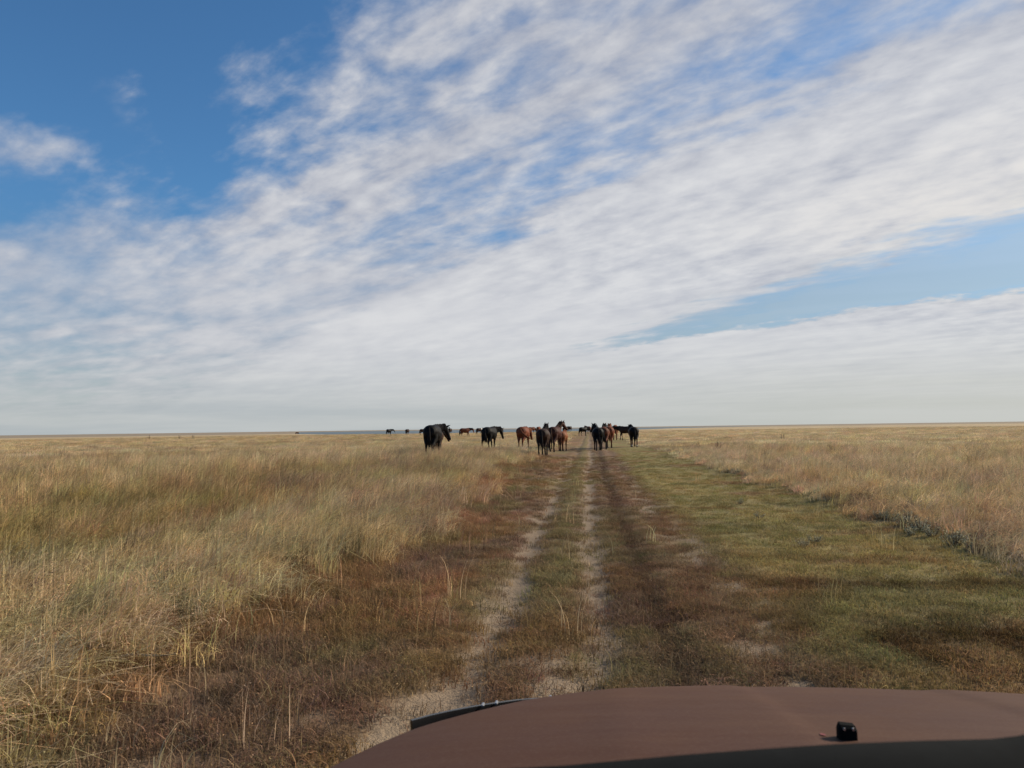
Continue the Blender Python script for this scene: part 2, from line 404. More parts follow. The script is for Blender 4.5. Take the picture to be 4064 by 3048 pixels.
def scatter(name, pts, rotz, scl, cols, collection, label, cat, tilt=None):
    n = len(pts); me = bpy.data.meshes.new(name)
    me.vertices.add(n); me.vertices.foreach_set('co', np.asarray(pts, np.float32).ravel())
    rot = np.zeros((n, 3), np.float32); rot[:, 2] = rotz
    if tilt is not None: rot[:, 0] = tilt
    a_ = me.attributes.new('rot', 'FLOAT_VECTOR', 'POINT'); a_.data.foreach_set('vector', rot.ravel())
    a_ = me.attributes.new('scl', 'FLOAT_VECTOR', 'POINT'); a_.data.foreach_set('vector', np.asarray(scl, np.float32).ravel())
    a_ = me.attributes.new('idx', 'INT', 'POINT'); a_.data.foreach_set('value', rng.integers(0, 1000, n).astype(np.int32))
    a_ = me.attributes.new('col', 'FLOAT_COLOR', 'POINT'); a_.data.foreach_set('color', np.concatenate([cols, np.ones((n, 1))], 1).astype(np.float32).ravel())
    o_ = obj(name, me)
    ng = bpy.data.node_groups.new(name, 'GeometryNodeTree')
    ng.interface.new_socket('Geometry', in_out='INPUT', socket_type='NodeSocketGeometry')
    ng.interface.new_socket('Geometry', in_out='OUTPUT', socket_type='NodeSocketGeometry')
    N = ng.nodes; L = ng.links
    gi = N.new('NodeGroupInput'); go = N.new('NodeGroupOutput'); iop = N.new('GeometryNodeInstanceOnPoints')
    ci = N.new('GeometryNodeCollectionInfo'); ci.inputs['Collection'].default_value = collection
    ci.inputs['Separate Children'].default_value = True; ci.inputs['Reset Children'].default_value = True
    def na_(nm, ty):
        q_ = N.new('GeometryNodeInputNamedAttribute'); q_.data_type = ty; q_.inputs['Name'].default_value = nm; return q_.outputs[0]
    L.new(gi.outputs[0], iop.inputs['Points']); L.new(ci.outputs[0], iop.inputs['Instance'])
    iop.inputs['Pick Instance'].default_value = True
    L.new(na_('idx', 'INT'), iop.inputs['Instance Index'])
    er = N.new('FunctionNodeEulerToRotation'); L.new(na_('rot', 'FLOAT_VECTOR'), er.inputs[0]); L.new(er.outputs[0], iop.inputs['Rotation'])
    L.new(na_('scl', 'FLOAT_VECTOR'), iop.inputs['Scale']); L.new(iop.outputs[0], go.inputs[0])
    md = o_.modifiers.new('scatter', 'NODES'); md.node_group = ng
    o_.data.materials.append(TM)
    set_kind(o_, 'stuff', label, cat)
    return o_

def wedge_points(r0, r1, dens, dfun):
    """random points in the field of view plus a margin, density dfun(r) per square metre (max dens)"""
    x0, x1 = -r1*.95-2.5, r1*.68+2.5
    y1 = r1
    n = int((x1-x0)*(y1-1.0)*dens)
    x = rng.uniform(x0, x1, n); y = rng.uniform(1.0, y1, n); r = np.hypot(x, y)
    ok = (r >= r0) & (r < r1) & (x > -.95*y-2.5) & (x < .68*y+2.5) & (rng.random(n)*dens < dfun(r))
    return x[ok], y[ok]
def jitter(col, n, amt=.27, hue=.07):
    return np.clip(col*(1 + amt*rng.standard_normal((n, 1)))*(1 + hue*rng.standard_normal((n, 3))), .01, .9)
def windrot(n, sd=.6): return rng.normal(0, sd, n)

# tall steppe grass
def tall_layer(x, y, collection, s0, name, label, sd=.45, zs=1.0):
    tl, br, tc_, sc_ = zones(x, y)
    keep = rng.random(len(x)) < tl
    x, y, tc_ = x[keep], y[keep], tc_[keep]; n = len(x)
    hgt = (.34 + .80*nfbm(x*.8, y*.6, 4, 40))*rng.uniform(.6, 1.3, n)*(1 - .5*sst(np.hypot(x, y), 110, 200))
    edge_lo = np.where(x > 0, .45 + .5*sst(x + .8*(nfbm(x*.6, y*.4, 3, 51)-.5), 3.4, 5.6), .82 + .25*sst(-x, 3, 6))
    sc3 = (s0*rng.uniform(.75, 1.25, n))[:, None]*np.stack([np.ones(n), np.ones(n), hgt*edge_lo*zs], 1)
    p = np.stack([x, y, height(x, y)], 1)
    scatter(name, p, windrot(n, sd) + np.where(x > 0, 1.0*rng.standard_normal(n), 0), sc3, jitter(tc_, n), collection, label, 'grass')
    return n
cnt = {}
x, y = wedge_points(1.5, 13, 75, lambda r: 75*np.minimum(1, (7/r)**.7)); cnt['a'] = tall_layer(x, y, c_tall, 1.0, 'tall_grass', 'tall dry windblown steppe grass near the track')
x, y = wedge_points(13, 40, 42, lambda r: 42*(13/r)**1.1); cnt['b'] = tall_layer(x, y, c_tall, 1.15, 'tall_grass', 'tall straw coloured steppe grass around the horses')
x, y = wedge_points(34, 240, 4.5, lambda r: np.where(r < 60, 4.5, 4.5*(60/r)**1.1)); cnt['c'] = tall_layer(x, y, c_far, 1.0, 'tall_grass', 'far dry steppe grass stretching towards the lake', .5, .85)

# short trampled plants on and beside the track
def short_layer(x, y, collection, s0, name, label, want, hs=1.0, var=.2):
    tl, br, tc_, sc_ = zones(x, y)
    keep = rng.random(len(x)) < want(x, y, tl, br)
    x, y, sc_ = x[keep], y[keep], sc_[keep]; n = len(x)
    f = rng.uniform(.6, 1.35, n)*s0; hs = hs*(.5 + .5*sst(-(x - wander(y)), .9, 2.2))
    sc3 = np.stack([f, f, f*hs*(.7 + .7*nfbm(x*1.5, y*1.0, 3, 44))], 1)
    scatter(name, np.stack([x, y, height(x, y)], 1), rng.uniform(0, 6.28, n), sc3, jitter(sc_, n, var), collection, label, 'plants')
    return n
def isgreen(x, y): return sst(x - wander(y), .9, 1.5)
def far_fall(r, a, p): return np.minimum(1, (a/r)**p)
x, y = wedge_points(1.5, 34, 170, lambda r: 170*far_fall(r, 6, 1.35)); k0 = (np.abs(x) < 6.5); x, y = x[k0], y[k0]
cnt['d'] = short_layer(x, y, c_herb, 1.0, 'herb_cover', 'rusty brown trampled herbs beside and between the ruts',
                       lambda x, y, tl, br: (1-tl*.7)*(1-np.clip(br*1.0, 0, .96))*(1-.75*isgreen(x, y)))
x, y = wedge_points(1.5, 45, 260, lambda r: 260*far_fall(r, 5, 1.4)); k0 = (x > -.8) & (x < 6.5); x, y = x[k0], y[k0]
cnt['e'] = short_layer(x, y, c_short, 1.0, 'short_grass', 'short green grass on the verge right of the track',
                       lambda x, y, tl, br: (1-tl)*(1-br*.95)*(.30+.70*isgreen(x, y)))
x, y = wedge_points(1.5, 30, 14, lambda r: 14*far_fall(r, 7, .9)); k0 = (np.abs(x) < 5.5); x, y = x[k0], y[k0]
tl, br, tc_, sc_ = zones(x, y); u_ = x - wander(y)
k0 = rng.random(len(x)) < (1-br)*np.where(u_ < 0, .25 + .75*sst(-u_, .9, 2.2), .05 + .5*sst(u_, 2.8, 3.8)); x, y, tc_, sc_ = x[k0], y[k0], tc_[k0], sc_[k0]; n = len(x)
f = rng.uniform(.6, 1.2, n); mixf = rng.random(n)
scatter('dry_stalks', np.stack([x, y, height(x, y)], 1), windrot(n, 1.0), np.stack([f, f, f], 1), jitter(tc_*mixf[:, None] + sc_*(1-mixf[:, None])*1.5, n), c_stalk, 'scattered dry pale grass stalks on the verge', 'grass')
# grey green broad-leaved weeds low in the tall grass
c_weed = coll('src_weed', [source('w%d' % i, [leafy(200, .17, .06, .20, .011), blade_strips(14, .12, .12, .26, .005, .6, .3, 3)]) for i in range(4)])
x, y = wedge_points(1.5, 45, 2.6, lambda r: 2.6*far_fall(r, 12, .8)); tl, br, tc_, sc_ = zones(x, y)
k0 = (rng.random(len(x)) < tl*sst(nfbm(x*.5, y*.4, 3, 61), .45, .62)); x, y = x[k0], y[k0]; n = len(x); f = rng.uniform(.5, 1.25, n)
wc = np.where((rng.random(n) < .6)[:, None], np.array([.20, .185, .105]), np.array([.26, .155, .085]))
scatter('low_weeds', np.stack([x, y, height(x, y)], 1), rng.uniform(0, 6.28, n), np.stack([f, f, f], 1), jitter(wc, n), c_weed, 'grey green and brown weeds low among the tall grass', 'weeds')
print('tufts', cnt)

# ------------------------------------------------------------------ horses
def loft(vs, fs, rings, nseg=12):
    """rings: (centre, half width, half height); closed tube"""
    P = [Vector(r[0]) for r in rings]; b0 = len(vs)
    for i, (c, rx, rz) in enumerate(rings):
        d = (P[min(i+1, len(P)-1)] - P[max(i-1, 0)]).normalized()
        sx = Vector((1, 0, 0)) - d*d.x
        if sx.length < .2: sx = Vector((0, 1, 0)) - d*d.y
        sx.normalize(); nx_ = d.cross(sx).normalized()
        for k_ in range(nseg):
            a = 2*math.pi*k_/nseg
            vs.append(tuple(P[i] + sx*(rx*math.cos(a)) + nx_*(rz*math.sin(a))))
    m = len(rings)
    for i in range(m-1):
        for k_ in range(nseg):
            a = b0+i*nseg+k_; b = b0+i*nseg+(k_+1) % nseg
            fs.append((a, b, b+nseg, a+nseg))
    fs.append(tuple(b0+k_ for k_ in range(nseg))[::-1]); fs.append(tuple(b0+(m-1)*nseg+k_ for k_ in range(nseg)))

def leg_chain(pts, swing, flex, fi, plant=True):
    """pts: joints from hip to toe in the leg's plane; swing about the hip, flex below joint fi"""
    P = [Vector(p[0]) for p in pts]
    hip = P[0].copy()
    M = Matrix.Rotation(swing, 3, 'X'); P = [hip + M @ (p-hip) for p in P]
    kn = P[fi].copy(); M = Matrix.Rotation(flex, 3, 'X')
    P = [p if i <= fi else kn + M @ (p-kn) for i, p in enumerate(P)]
    if plant:
        sc = hip.z/(hip.z - P[-1].z)
        P = [Vector((p.x, p.y, hip.z + (p.z-hip.z)*sc)) for p in P]
    return [(P[i], pts[i][1], pts[i][2]) for i in range(len(P))]

def horse_meshes(neck=35, headp=-50, nyaw=0, hyaw=0, legs=((0, 0, 1),)*4, tail=0.0, tailback=0.0, mane='dark', voxel=.026, ears=True):
    vs = []; fs = []
    loft(vs, fs, [((0, -.77, 1.10), .06, .09), ((0, -.73, 1.08), .19, .20), ((0, -.60, 1.08), .275, .27), ((0, -.45, 1.09), .305, .285),
                  ((0, -.25, 1.045), .31, .32), ((0, -.02, 1.0), .325, .355), ((0, .20, 1.0), .31, .36), ((0, .40, 1.075), .245, .325),
                  ((0, .55, 1.06), .205, .285), ((0, .66, 1.04), .13, .19)], 14)
    # haunches
    for sx in (-1, 1):
        hind = [((sx*.135, -.52, 1.10), .13, .20), ((sx*.155, -.47, .93), .125, .19), ((sx*.15, -.48, .76), .118, .155), ((sx*.135, -.60, .60), .075, .095),
                ((sx*.13, -.70, .50), .047, .062), ((sx*.13, -.685, .40), .038, .046), ((sx*.13, -.655, .20), .037, .042), ((sx*.13, -.635, .14), .043, .05), ((sx*.13, -.60, .075), .042, .047), ((sx*.13, -.585, 0.0), .056, .062)]
        i = 0 if sx < 0 else 1
        loft(vs, fs, leg_chain(hind, legs[i][0], legs[i][1], 4, legs[i][2]), 10)
        front = [((sx*.145, .44, 1.05), .10, .17), ((sx*.155, .42, .86), .095, .14), ((sx*.14, .42, .70), .07, .09), ((sx*.13, .43, .55), .052, .062),
                 ((sx*.125, .44, .43), .05, .055), ((sx*.125, .435, .33), .037, .04), ((sx*.125, .44, .17), .036, .04), ((sx*.125, .455, .13), .042, .047), ((sx*.125, .475, .07), .042, .046), ((sx*.125, .485, 0.0), .055, .06)]
        loft(vs, fs, leg_chain(front, legs[i+2][0], legs[i+2][1], 4, legs[i+2][2]), 10)
    # neck and head
    a = R_(neck); L = .66
    base = Vector((0, .48, 1.12))
    pts = []
    for f, rx, rz in ((0, .155, .27), (.28, .13, .215), (.55, .105, .175), (.8, .09, .14), (1.0, .082, .12)):
        aa = a*(.75 + .35*f); yw = R_(nyaw)*f
        d = Vector((math.sin(yw)*math.cos(aa), math.cos(yw)*math.cos(aa), math.sin(aa)))
        pts.append((base + d*(L*f), rx, rz))
    loft(vs, fs, pts, 12)
    poll = pts[-1][0]; hy = R_(nyaw+hyaw); ha = R_(headp)
    hd = Vector((math.sin(hy)*math.cos(ha), math.cos(hy)*math.cos(ha), math.sin(ha)))
    up = Vector((-math.sin(hy)*math.sin(ha), -math.cos(hy)*math.sin(ha), math.cos(ha)))
    hs = Vector((math.cos(hy), -math.sin(hy), 0))
    loft(vs, fs, [(poll - hd*.06 + up*.0, .06, .08), (poll + hd*.06, .095, .125), (poll + hd*.20 - up*.01, .093, .12), (poll + hd*.34 - up*.015, .07, .085), (poll + hd*.46 - up*.02, .06, .068), (poll + hd*.55 - up*.025, .062, .066), (poll + hd*.60 - up*.03, .04, .04)], 12)
    for sx in (-1, 1):
        eb = poll + hs*(sx*.06) + up*.09 - hd*.01
        loft(vs, fs, [(eb - up*.05, .035, .03), (eb + up*.03 + hs*sx*.01, .036, .024), (eb + up*.10 + hs*sx*.02, .027, .018), (eb + up*.165 + hs*sx*.02, .006, .006)], 8)
    me0 = bpy.data.meshes.new('tmp'); me0.from_pydata(vs, [], fs); me0.update()
    o = bpy.data.objects.new('tmp', me0); C.objects.link(o)
    md = o.modifiers.new('r', 'REMESH'); md.mode = 'VOXEL'; md.voxel_size = voxel
    md = o.modifiers.new('s', 'SMOOTH'); md.factor = .5; md.iterations = 3
    dg = bpy.context.evaluated_depsgraph_get(); ev = o.evaluated_get(dg)
    body = bpy.data.meshes.new_from_object(ev, depsgraph=dg); body.name = 'horse_body'
    bpy.data.objects.remove(o); bpy.data.meshes.remove(me0)
    body.polygons.foreach_set('use_smooth', np.ones(len(body.polygons), bool))
    # mane: locks falling over one side of the crest, plus forelock
    mv = []; mf = []
    side = 1 if nyaw >= 0 else -1
    N = 46
    for i in range(N):
        f = .12 + .95*i/N; j = min(int(f*4), 3); f0 = (0, .28, .55, .8, 1.0)
        ff = min(f, 1.0); jj = max(q_ for q_ in range(4) if f0[q_] <= ff) if ff < 1 else 3
        g_ = (ff - f0[jj])/(f0[jj+1]-f0[jj])
        c = pts[jj][0].lerp(pts[jj+1][0], g_); rz = pts[jj][2]*(1-g_) + pts[jj+1][2]*g_
        d = (pts[jj+1][0]-pts[jj][0]).normalized(); sx = Vector((d.y, -d.x, 0)).normalized(); upn = sx.cross(d).normalized()
        if upn.z < 0: upn = -upn
        top = c + upn*(rz*.96)
        for lk in range(2):
            sd_ = side if random.random() < .75 else -side
            ln = random.uniform(.14, .26); b0 = len(mv); wv = d*random.uniform(.012, .026)
            p0 = top - upn*.02; p1 = top + upn*random.uniform(.02, .06) + sx*sd_*.04; p2 = p1 + sx*sd_*random.uniform(.05, .1) - Vector((0, 0, ln*.5)) + d*random.uniform(-.04, .02); p3 = p2 + sx*sd_*.015 - Vector((0, 0, ln*.6)) - d*random.uniform(0, .05)
            for p_, w_ in ((p0, 1.), (p1, 1.3), (p2, 1.), (p3, .15)): mv += [tuple(p_-wv*w_), tuple(p_+wv*w_)]
            for q_ in range(3): mf.append((b0+2*q_, b0+2*q_+1, b0+2*q_+3, b0+2*q_+2))
    for i in range(10):   # forelock
        b0 = len(mv); p0 = poll + up*.10 + hs*random.uniform(-.04, .04); p1 = p0 + hd*.06 + up*random.uniform(.03, .06); p2 = p1 + hd*random.uniform(.12, .2) - up*.03 + hs*random.uniform(-.05, .05)
        for p_, w_ in ((p0, 1.), (p1, 1.), (p2, .2)): mv += [tuple(p_-hs*.014*w_), tuple(p_+hs*.014*w_)]
        for q_ in range(2): mf.append((b0+2*q_, b0+2*q_+1, b0+2*q_+3, b0+2*q_+2))
    # tail
    tv = []; tf = []
    def tpt(f):
        return Vector((tail*(f**1.4)*.75, -.735 - .10*math.sin(min(1, f*2)*math.pi*.5) - tailback*f*.5, 1.26 - .86*f + abs(tail)*.35*f*f + tailback*.25*f*f))
    loft(tv, tf, [(tpt(f), r_, r_) for f, r_ in ((0, .035), (.15, .045), (.35, .06), (.6, .07), (.8, .05), (.95, .02))], 8)
    for i in range(34):
        a0 = random.uniform(0, 6.28); r_ = random.uniform(.02, .075); b0 = len(tv); ph = Vector((math.cos(a0), math.sin(a0), 0)); wv = Vector((random.uniform(-1, 1), random.uniform(-1, 1), 0)).normalized()*.010
        e1 = random.uniform(.85, 1.12)
        for q_, (f, w_) in enumerate(((.12, .8), (.4, 1.2), (.7, 1.2), (e1, .2))):
            c = tpt(f) + ph*r_*(.5 + 1.0*f)*(1.0 if f < .9 else random.uniform(.5, 1.6)); tv += [tuple(c-wv*w_), tuple(c+wv*w_)]
        for q_ in range(3): tf.append((b0+2*q_, b0+2*q_+1, b0+2*q_+3, b0+2*q_+2))
    return body, (mv, mf), (tv, tf)

def coat_mat(name, body, points, socks=None, patch=None, rough=.62, light=1.25):
    m, n, b = principled(name, body, rough, .12)
    tcn = n.new('ShaderNodeTexCoord'); sp = n.new('ShaderNodeSeparateXYZ'); n.l.new(tcn.outputs['Object'], sp.inputs[0])
    x_, y_, z_ = (V(n, sp.outputs[i]) for i in range(3))
    ns = n.noise(tcn.outputs['Object'], 3.0, 3, .5); nf_ = n.noise(tcn.outputs['Object'], 40.0, 3, .6)
    c = n.mix(n.sstep(ns, .35, .7), tuple(v*.8 for v in body), tuple(min(1, v*light) for v in body))
    c = n.mix(nf_*.25, c, tuple(v*.55 for v in body))
    if patch:
        c = n.mix(n.sstep(y_ + (ns-.5)*.5, .22, .26)*n.sstep(z_, .5, .6), c, patch)
    c = n.mix(1 - n.sstep(z_ + (ns-.5)*.15, .42, .62), c, points)
    if socks: c = n.mix((1 - n.sstep(z_ + (ns-.5)*.1, .15, .18))*(1 - n.sstep(y_, -.2, 0.0)), c, socks)
    c = n.mix(1 - n.sstep(z_, .065, .08), c, (.03, .028, .025))
    n.put(b.inputs['Base Color'], c)
    return m
BLK = (.014, .012, .013)
COATS = {
    'black': coat_mat('coat_black', (.007, .006, .006), (.012, .008, .006)),
    'darkbay': coat_mat('coat_dark_bay', (.034, .017, .011), (.010, .008, .008)),
    'bay': coat_mat('coat_bay', (.115, .038, .020), BLK),
    'liver': coat_mat('coat_liver', (.055, .02, .014), (.02, .011, .009)),
    'chestnut': coat_mat('coat_chestnut', (.19, .068, .028), (.10, .035, .018)),
    'red': coat_mat('coat_red', (.16, .05, .025), (.09, .03, .018)),
    'blacksock': coat_mat('coat_black_socks', (.010, .008, .008), (.045, .02, .013), socks=(.62, .58, .54)),
    'pinto': coat_mat('coat_pinto', (.045, .025, .02), BLK, patch=(.62, .60, .56)),
}
hm, hn, hb = principled('hair_black', (.015, .013, .013), .85, .05)
hm2, hn2, hb2 = principled('hair_red', (.15, .055, .028), .85, .05)
hm3, hn3, hb3 = principled('hair_brown', (.05, .028, .02), .85, .05)
HAIR = {'black': hm, 'darkbay': hm, 'bay': hm, 'liver': hm3, 'chestnut': hm2, 'red': hm2, 'blacksock': hm, 'pinto': hm}

WALK1 = ((-.18, .05, 1), (.20, -.12, 1), (.22, -.1, 1), (-.20, 0, 1))
WALK2 = ((.20, -.12, 1), (-.16, .05, 1), (-.20, 0, 1), (.24, -.3, 0))
STAND = ((.02, 0, 1), (-.06, 0, 1), (.03, 0, 1), (-.03, 0, 1))
TROT = ((.25, -.5, 0), (-.20, 0, 1), (-.25, .1, 1), (.35, -.8, 0))
def horse(px, d, heading, coat, label, scale=1.0, sink=0.0, **pose):
    """px: column of the animal's middle in the photograph; d: metres along the ground; heading: degrees right of the track"""
    az = ray(px, 1700); k_ = d/math.hypot(az.x, az.y); x_, y_ = az.x*k_, az.y*k_
    z_ = float(height(x_, y_)) - sink
    root = bpy.data.objects.new('horse', None); C.objects.link(root); root.empty_display_size = .3
    root.location = (x_, y_, z_); root.rotation_euler = (0, 0, -R_(heading)); root.scale = (scale*1.12, scale, scale)
    set_kind(root, None, label, 'horse', 'herd of loose horses')
    vx = .026 if d < 60 else (.034 if d < 140 else .045)
    body, (mv, mf), (tv, tf) = horse_meshes(voxel=vx, **pose)
    body.materials.clear(); body.materials.append(COATS[coat]); obj('body', body, root)
    for nm, v_, f_ in (('mane', mv, mf), ('tail', tv, tf)):
        me = bpy.data.meshes.new(nm); me.from_pydata(v_, [], f_); me.update(); me.materials.append(HAIR[coat]); obj(nm, me, root)
    return root
K_ = dict
# left of the track, nearest first
horse(1719, 33.3, 1, 'black', 'big black horse in tall grass left of the track, head turned right', 1.04, neck=12, headp=-68, nyaw=24, hyaw=38, legs=STAND, tail=.05)
horse(1944, 42.5, 15, 'black', 'black horse walking with lowered head beyond the big black one', .97, neck=8, headp=-70, nyaw=18, hyaw=15, legs=WALK1, tail=.15)
horse(2077, 43.0, 9, 'red', 'chestnut horse seen from behind with tail swishing sideways', .96, neck=-2, headp=-60, nyaw=10, hyaw=0, legs=WALK2, tail=.75)
horse(2156, 35.0, 4, 'darkbay', 'dark bay horse walking away with both ears up, left track edge', .90, neck=36, headp=-40, nyaw=4, hyaw=0, legs=WALK1, tail=.02)
horse(2202, 41.0, 13, 'liver', 'reddish brown horse with raised dark head beside the dark bay', .99, neck=38, headp=-38, nyaw=14, hyaw=10, legs=WALK2, tail=.08, tailback=.3)
horse(2233, 43.3, 10, 'chestnut', 'light chestnut youngster half hidden by the reddish brown horse', .80, neck=20, headp=-45, nyaw=-5, hyaw=0, legs=STAND)
horse(2176, 44.5, 14, 'darkbay', 'brown horse mostly hidden between the dark bay and reddish brown ones', .84, neck=10, headp=-55, legs=WALK1)
horse(1737, 39.0, -8, 'darkbay', 'brown horse hidden behind the big black one, muzzle showing', .86, neck=4, headp=-55, nyaw=30, hyaw=15, legs=STAND)
# right group on the track
horse(2371, 43.5, -4, 'black', 'black horse bringing up the rear of the tight bunch on the track', .96, neck=32, headp=-42, nyaw=-12, hyaw=-10, legs=WALK1, tail=.02)
horse(2396, 46.0, 3, 'bay', 'bay horse in the middle of the tight bunch on the track', .98, neck=30, headp=-42, nyaw=2, hyaw=0, legs=WALK2, tail=.05)
horse(2417, 48.5, 3, 'red', 'red horse ahead of the bay in the tight bunch on the track', .99, neck=26, headp=-45, nyaw=0, hyaw=0, legs=WALK1, tail=.08)
horse(2441, 77.0, 4, 'chestnut', 'chestnut horse trotting away with bushy tail, ahead of the bunch', 1.08, neck=12, headp=-45, legs=TROT, tail=.18, tailback=.2)
horse(2482, 73.0, -68, 'darkbay', 'dark bay horse crossing the track to the left', .98, neck=6, headp=-62, nyaw=0, hyaw=0, legs=WALK2, tail=.05)
horse(2513, 49.5, -3, 'blacksock', 'black horse with white hind socks, outermost on the right verge', .95, neck=24, headp=-50, nyaw=-8, hyaw=-14, legs=WALK2, tail=.03)
# middle distance
horse(1846, 112.0, 70, 'bay', 'bay horse walking sideways with low head, alone in mid distance', 1.0, neck=8, headp=-68, legs=WALK1, tail=.02)
horse(1904, 150.0, 48, 'pinto', 'dark horse with white shoulder patch far behind a black horse', 1.0, neck=12, headp=-55, nyaw=10, legs=WALK2)
horse(2111, 160.0, 55, 'bay', 'bay horse grazing far off beside the chestnut rump', 1.05, neck=-42, headp=-72, nyaw=0, legs=STAND)
horse(2137, 172.0, 12, 'red', 'reddish horse far off, peeking out left of the dark bay', 1.1, neck=5, headp=-55, legs=STAND)
horse(2315, 118.0, 50, 'black', 'black horse with lowered head on the track far ahead', 1.0, neck=-8, headp=-65, nyaw=12, legs=WALK1)
horse(2333, 150.0, -28, 'red', 'small chestnut horse beyond the lowered black one on the track', 1.12, neck=20, headp=-50, legs=STAND)
horse(1544, 160.0, 20, 'black', 'small black far horse with head showing right, leftmost against the lake', 1.02, neck=6, headp=-60, nyaw=35, hyaw=20, legs=WALK1)
horse(1616, 166.0, 2, 'darkbay', 'small dark far horse seen straight from behind against the lake', .97, neck=2, headp=-55, legs=STAND)
horse(1680, 158.0, 58, 'darkbay', 'small dark far horse partly behind the big black one', .98, neck=0, headp=-60, legs=STAND)
horse(1785, 168.0, 8, 'darkbay', 'small dark far horse with tail flicked right, against the lake', 1.0, neck=0, headp=-55, legs=STAND, tail=.5)
horse(2247, 200.0, 62, 'black', 'tiny dark horse walking sideways near the shore', 1.12, neck=0, headp=-60, legs=WALK1, tail=.1)
horse(2262, 196.0, 14, 'darkbay', 'tiny dark horse with tail held out near the shore', 1.12, neck=4, headp=-55, legs=STAND, tail=.8)
# grazing beyond the rise, only backs showing
FAR = ((2006, 300, 'darkbay', 'far dark back of a grazing horse beyond the rise, between black and chestnut horses'), (2036, 286, 'darkbay', 'far dark back of a grazing horse beyond the rise, next to the chestnut rump'),
       (2282, 330, 'darkbay', 'far dark back of a horse at the shore beside the track'), (1179, 420, 'bay', 'far reddish back of a grazing horse on the empty left meadow'),
       (1236, 400, 'darkbay', 'far dark back of a grazing horse beside the reddish one on the empty left meadow'), (1503, 300, 'darkbay', 'far dark back of a grazing horse beside the small black horse at the lake'))
for i, (px, d, ct, lb) in enumerate(FAR):
    horse(px, d, 80 if i % 2 else -75, ct, lb, 1.0, neck=-42, headp=-72, legs=STAND)

# ------------------------------------------------------------------ sage shrubs and weeds
def leaf_mat(name, col):
    m, n, b = principled(name, col, .8, .15)
    tcn = n.new('ShaderNodeTexCoord'); ns = n.noise(tcn.outputs['Object'], 22.0, 3, .6)
    n.put(b.inputs['Base Color'], n.mix(ns, tuple(v*.6 for v in col), tuple(min(1, v*1.35) for v in col)))
    return m
SAGE = leaf_mat('sage_leaf', (.52, .48, .30)); STEM = leaf_mat('sage_stem', (.16, .12, .08)); DARKW = leaf_mat('weed_brown', (.10, .06, .04)); DRYW = leaf_mat('weed_dry', (.42, .33, .2))
def shrub_meshes(R, H, nst, nlf, ls, lmat, smat, name):
    sv = []; sf = []; lv = []; lf_ = []
    for i in range(nst):
        a = random.uniform(0, 6.28); e = R*math.sqrt(random.random()); h = H*random.uniform(.55, 1.0)*(1-.35*(e/R)**2)
        p0 = Vector((e*.35*math.cos(a), e*.35*math.sin(a), -.02)); p2 = Vector((e*math.cos(a), e*math.sin(a), h)); p1 = p0.lerp(p2, .5) + Vector((0, 0, h*.08))
        loft(sv, sf, [(p0, .006, .006), (p1, .004, .004), (p2, .002, .002)], 4)
        for j in range(nlf):
            f = random.uniform(.25, 1.05); c = (p0.lerp(p1, f*2) if f < .5 else p1.lerp(p2, f*2-1)) + Vector((random.gauss(0, ls*.7), random.gauss(0, ls*.7), random.gauss(0, ls*.5)))
            em = Euler((random.uniform(-1, 1), random.uniform(-1, 1), random.uniform(0, 6.28))).to_matrix(); l_ = ls*random.uniform(.6, 1.3); b0 = len(lv)
            for q_ in ((-l_*.25, 0, 0), (0, -l_*.5, 0), (l_*.25, 0, 0), (0, l_*.6, 0)): lv.append(tuple(c + em @ Vector(q_)))
            lf_.append((b0, b0+1, b0+2, b0+3))
    a_ = bpy.data.meshes.new('foliage'); a_.from_pydata(lv, [], lf_); a_.materials.append(lmat)
    b_ = bpy.data.meshes.new('stems'); b_.from_pydata(sv, [], sf); b_.materials.append(smat)
    return a_, b_
sage_src = [shrub_meshes(.20, .26, 26, 22, .022, SAGE, STEM, 'sage') for i in range(4)]
weed_src = [shrub_meshes(.16, .55, 9, 26, .030, DARKW, STEM, 'weed') for i in range(3)]
def shrub(name, x_, y_, src, scale, label, group, cat='shrub'):
    root = bpy.data.objects.new(name, None); C.objects.link(root); root.empty_display_size = .1
    root.location = (x_, y_, float(height(x_, y_))); root.rotation_euler = (0, 0, random.uniform(0, 6.28)); root.scale = (scale, scale, scale*random.uniform(.8, 1.1))
    set_kind(root, None, label, cat, group)
    obj('foliage', src[0], root); obj('stems', src[1], root)
def ground_px(px, py):
    d = ray(px, py); t_ = -CAM_Z/d.z
    for _ in range(6): t_ = (float(height(d.x*t_, d.y*t_)) - CAM_Z)/d.z
    return d.x*t_, d.y*t_
for i, (px, py, sc) in enumerate(((3600, 2085, 1.3), (3650, 2110, 1.2), (3700, 2130, 1.0), (3530, 2065, 1.0), (3790, 2165, 1.1), (3860, 2180, .9), (3440, 2040, .8), (3380, 1990, .9), (3330, 1985, .8), (2930, 1885, 1.2), (2900, 1875, 1.1), (2960, 1895, .9), (2765, 1840, 1.0), (3500, 2060, .9), (3620, 2125, .8))):
    x_, y_ = ground_px(px, py)
    shrub('sage_shrub', x_, y_, sage_src[i % 4], sc*.62, 'low silvery grey sage shrub at the edge of the right hand grass', 'sage shrubs along the right grass edge')
for i, (px, py, sc) in enumerate(((3190, 2170, .55), (3235, 2155, .6), (3015, 2055, .6), (2940, 2000, .5))):
    x_, y_ = ground_px(px, py)
    shrub('sage_shrub', x_, y_, sage_src[(i+1) % 4], sc*.75, 'small silvery sage shrub standing in the short green grass', 'small sage shrubs on the green verge')
for i, (px, py, sc) in enumerate(((2100, 1795, .75), )):
    x_, y_ = ground_px(px, py)
    shrub('dry_weed', x_, y_, weed_src[0], sc, 'dark weed clump in front of the chestnut horse', None, 'weed')
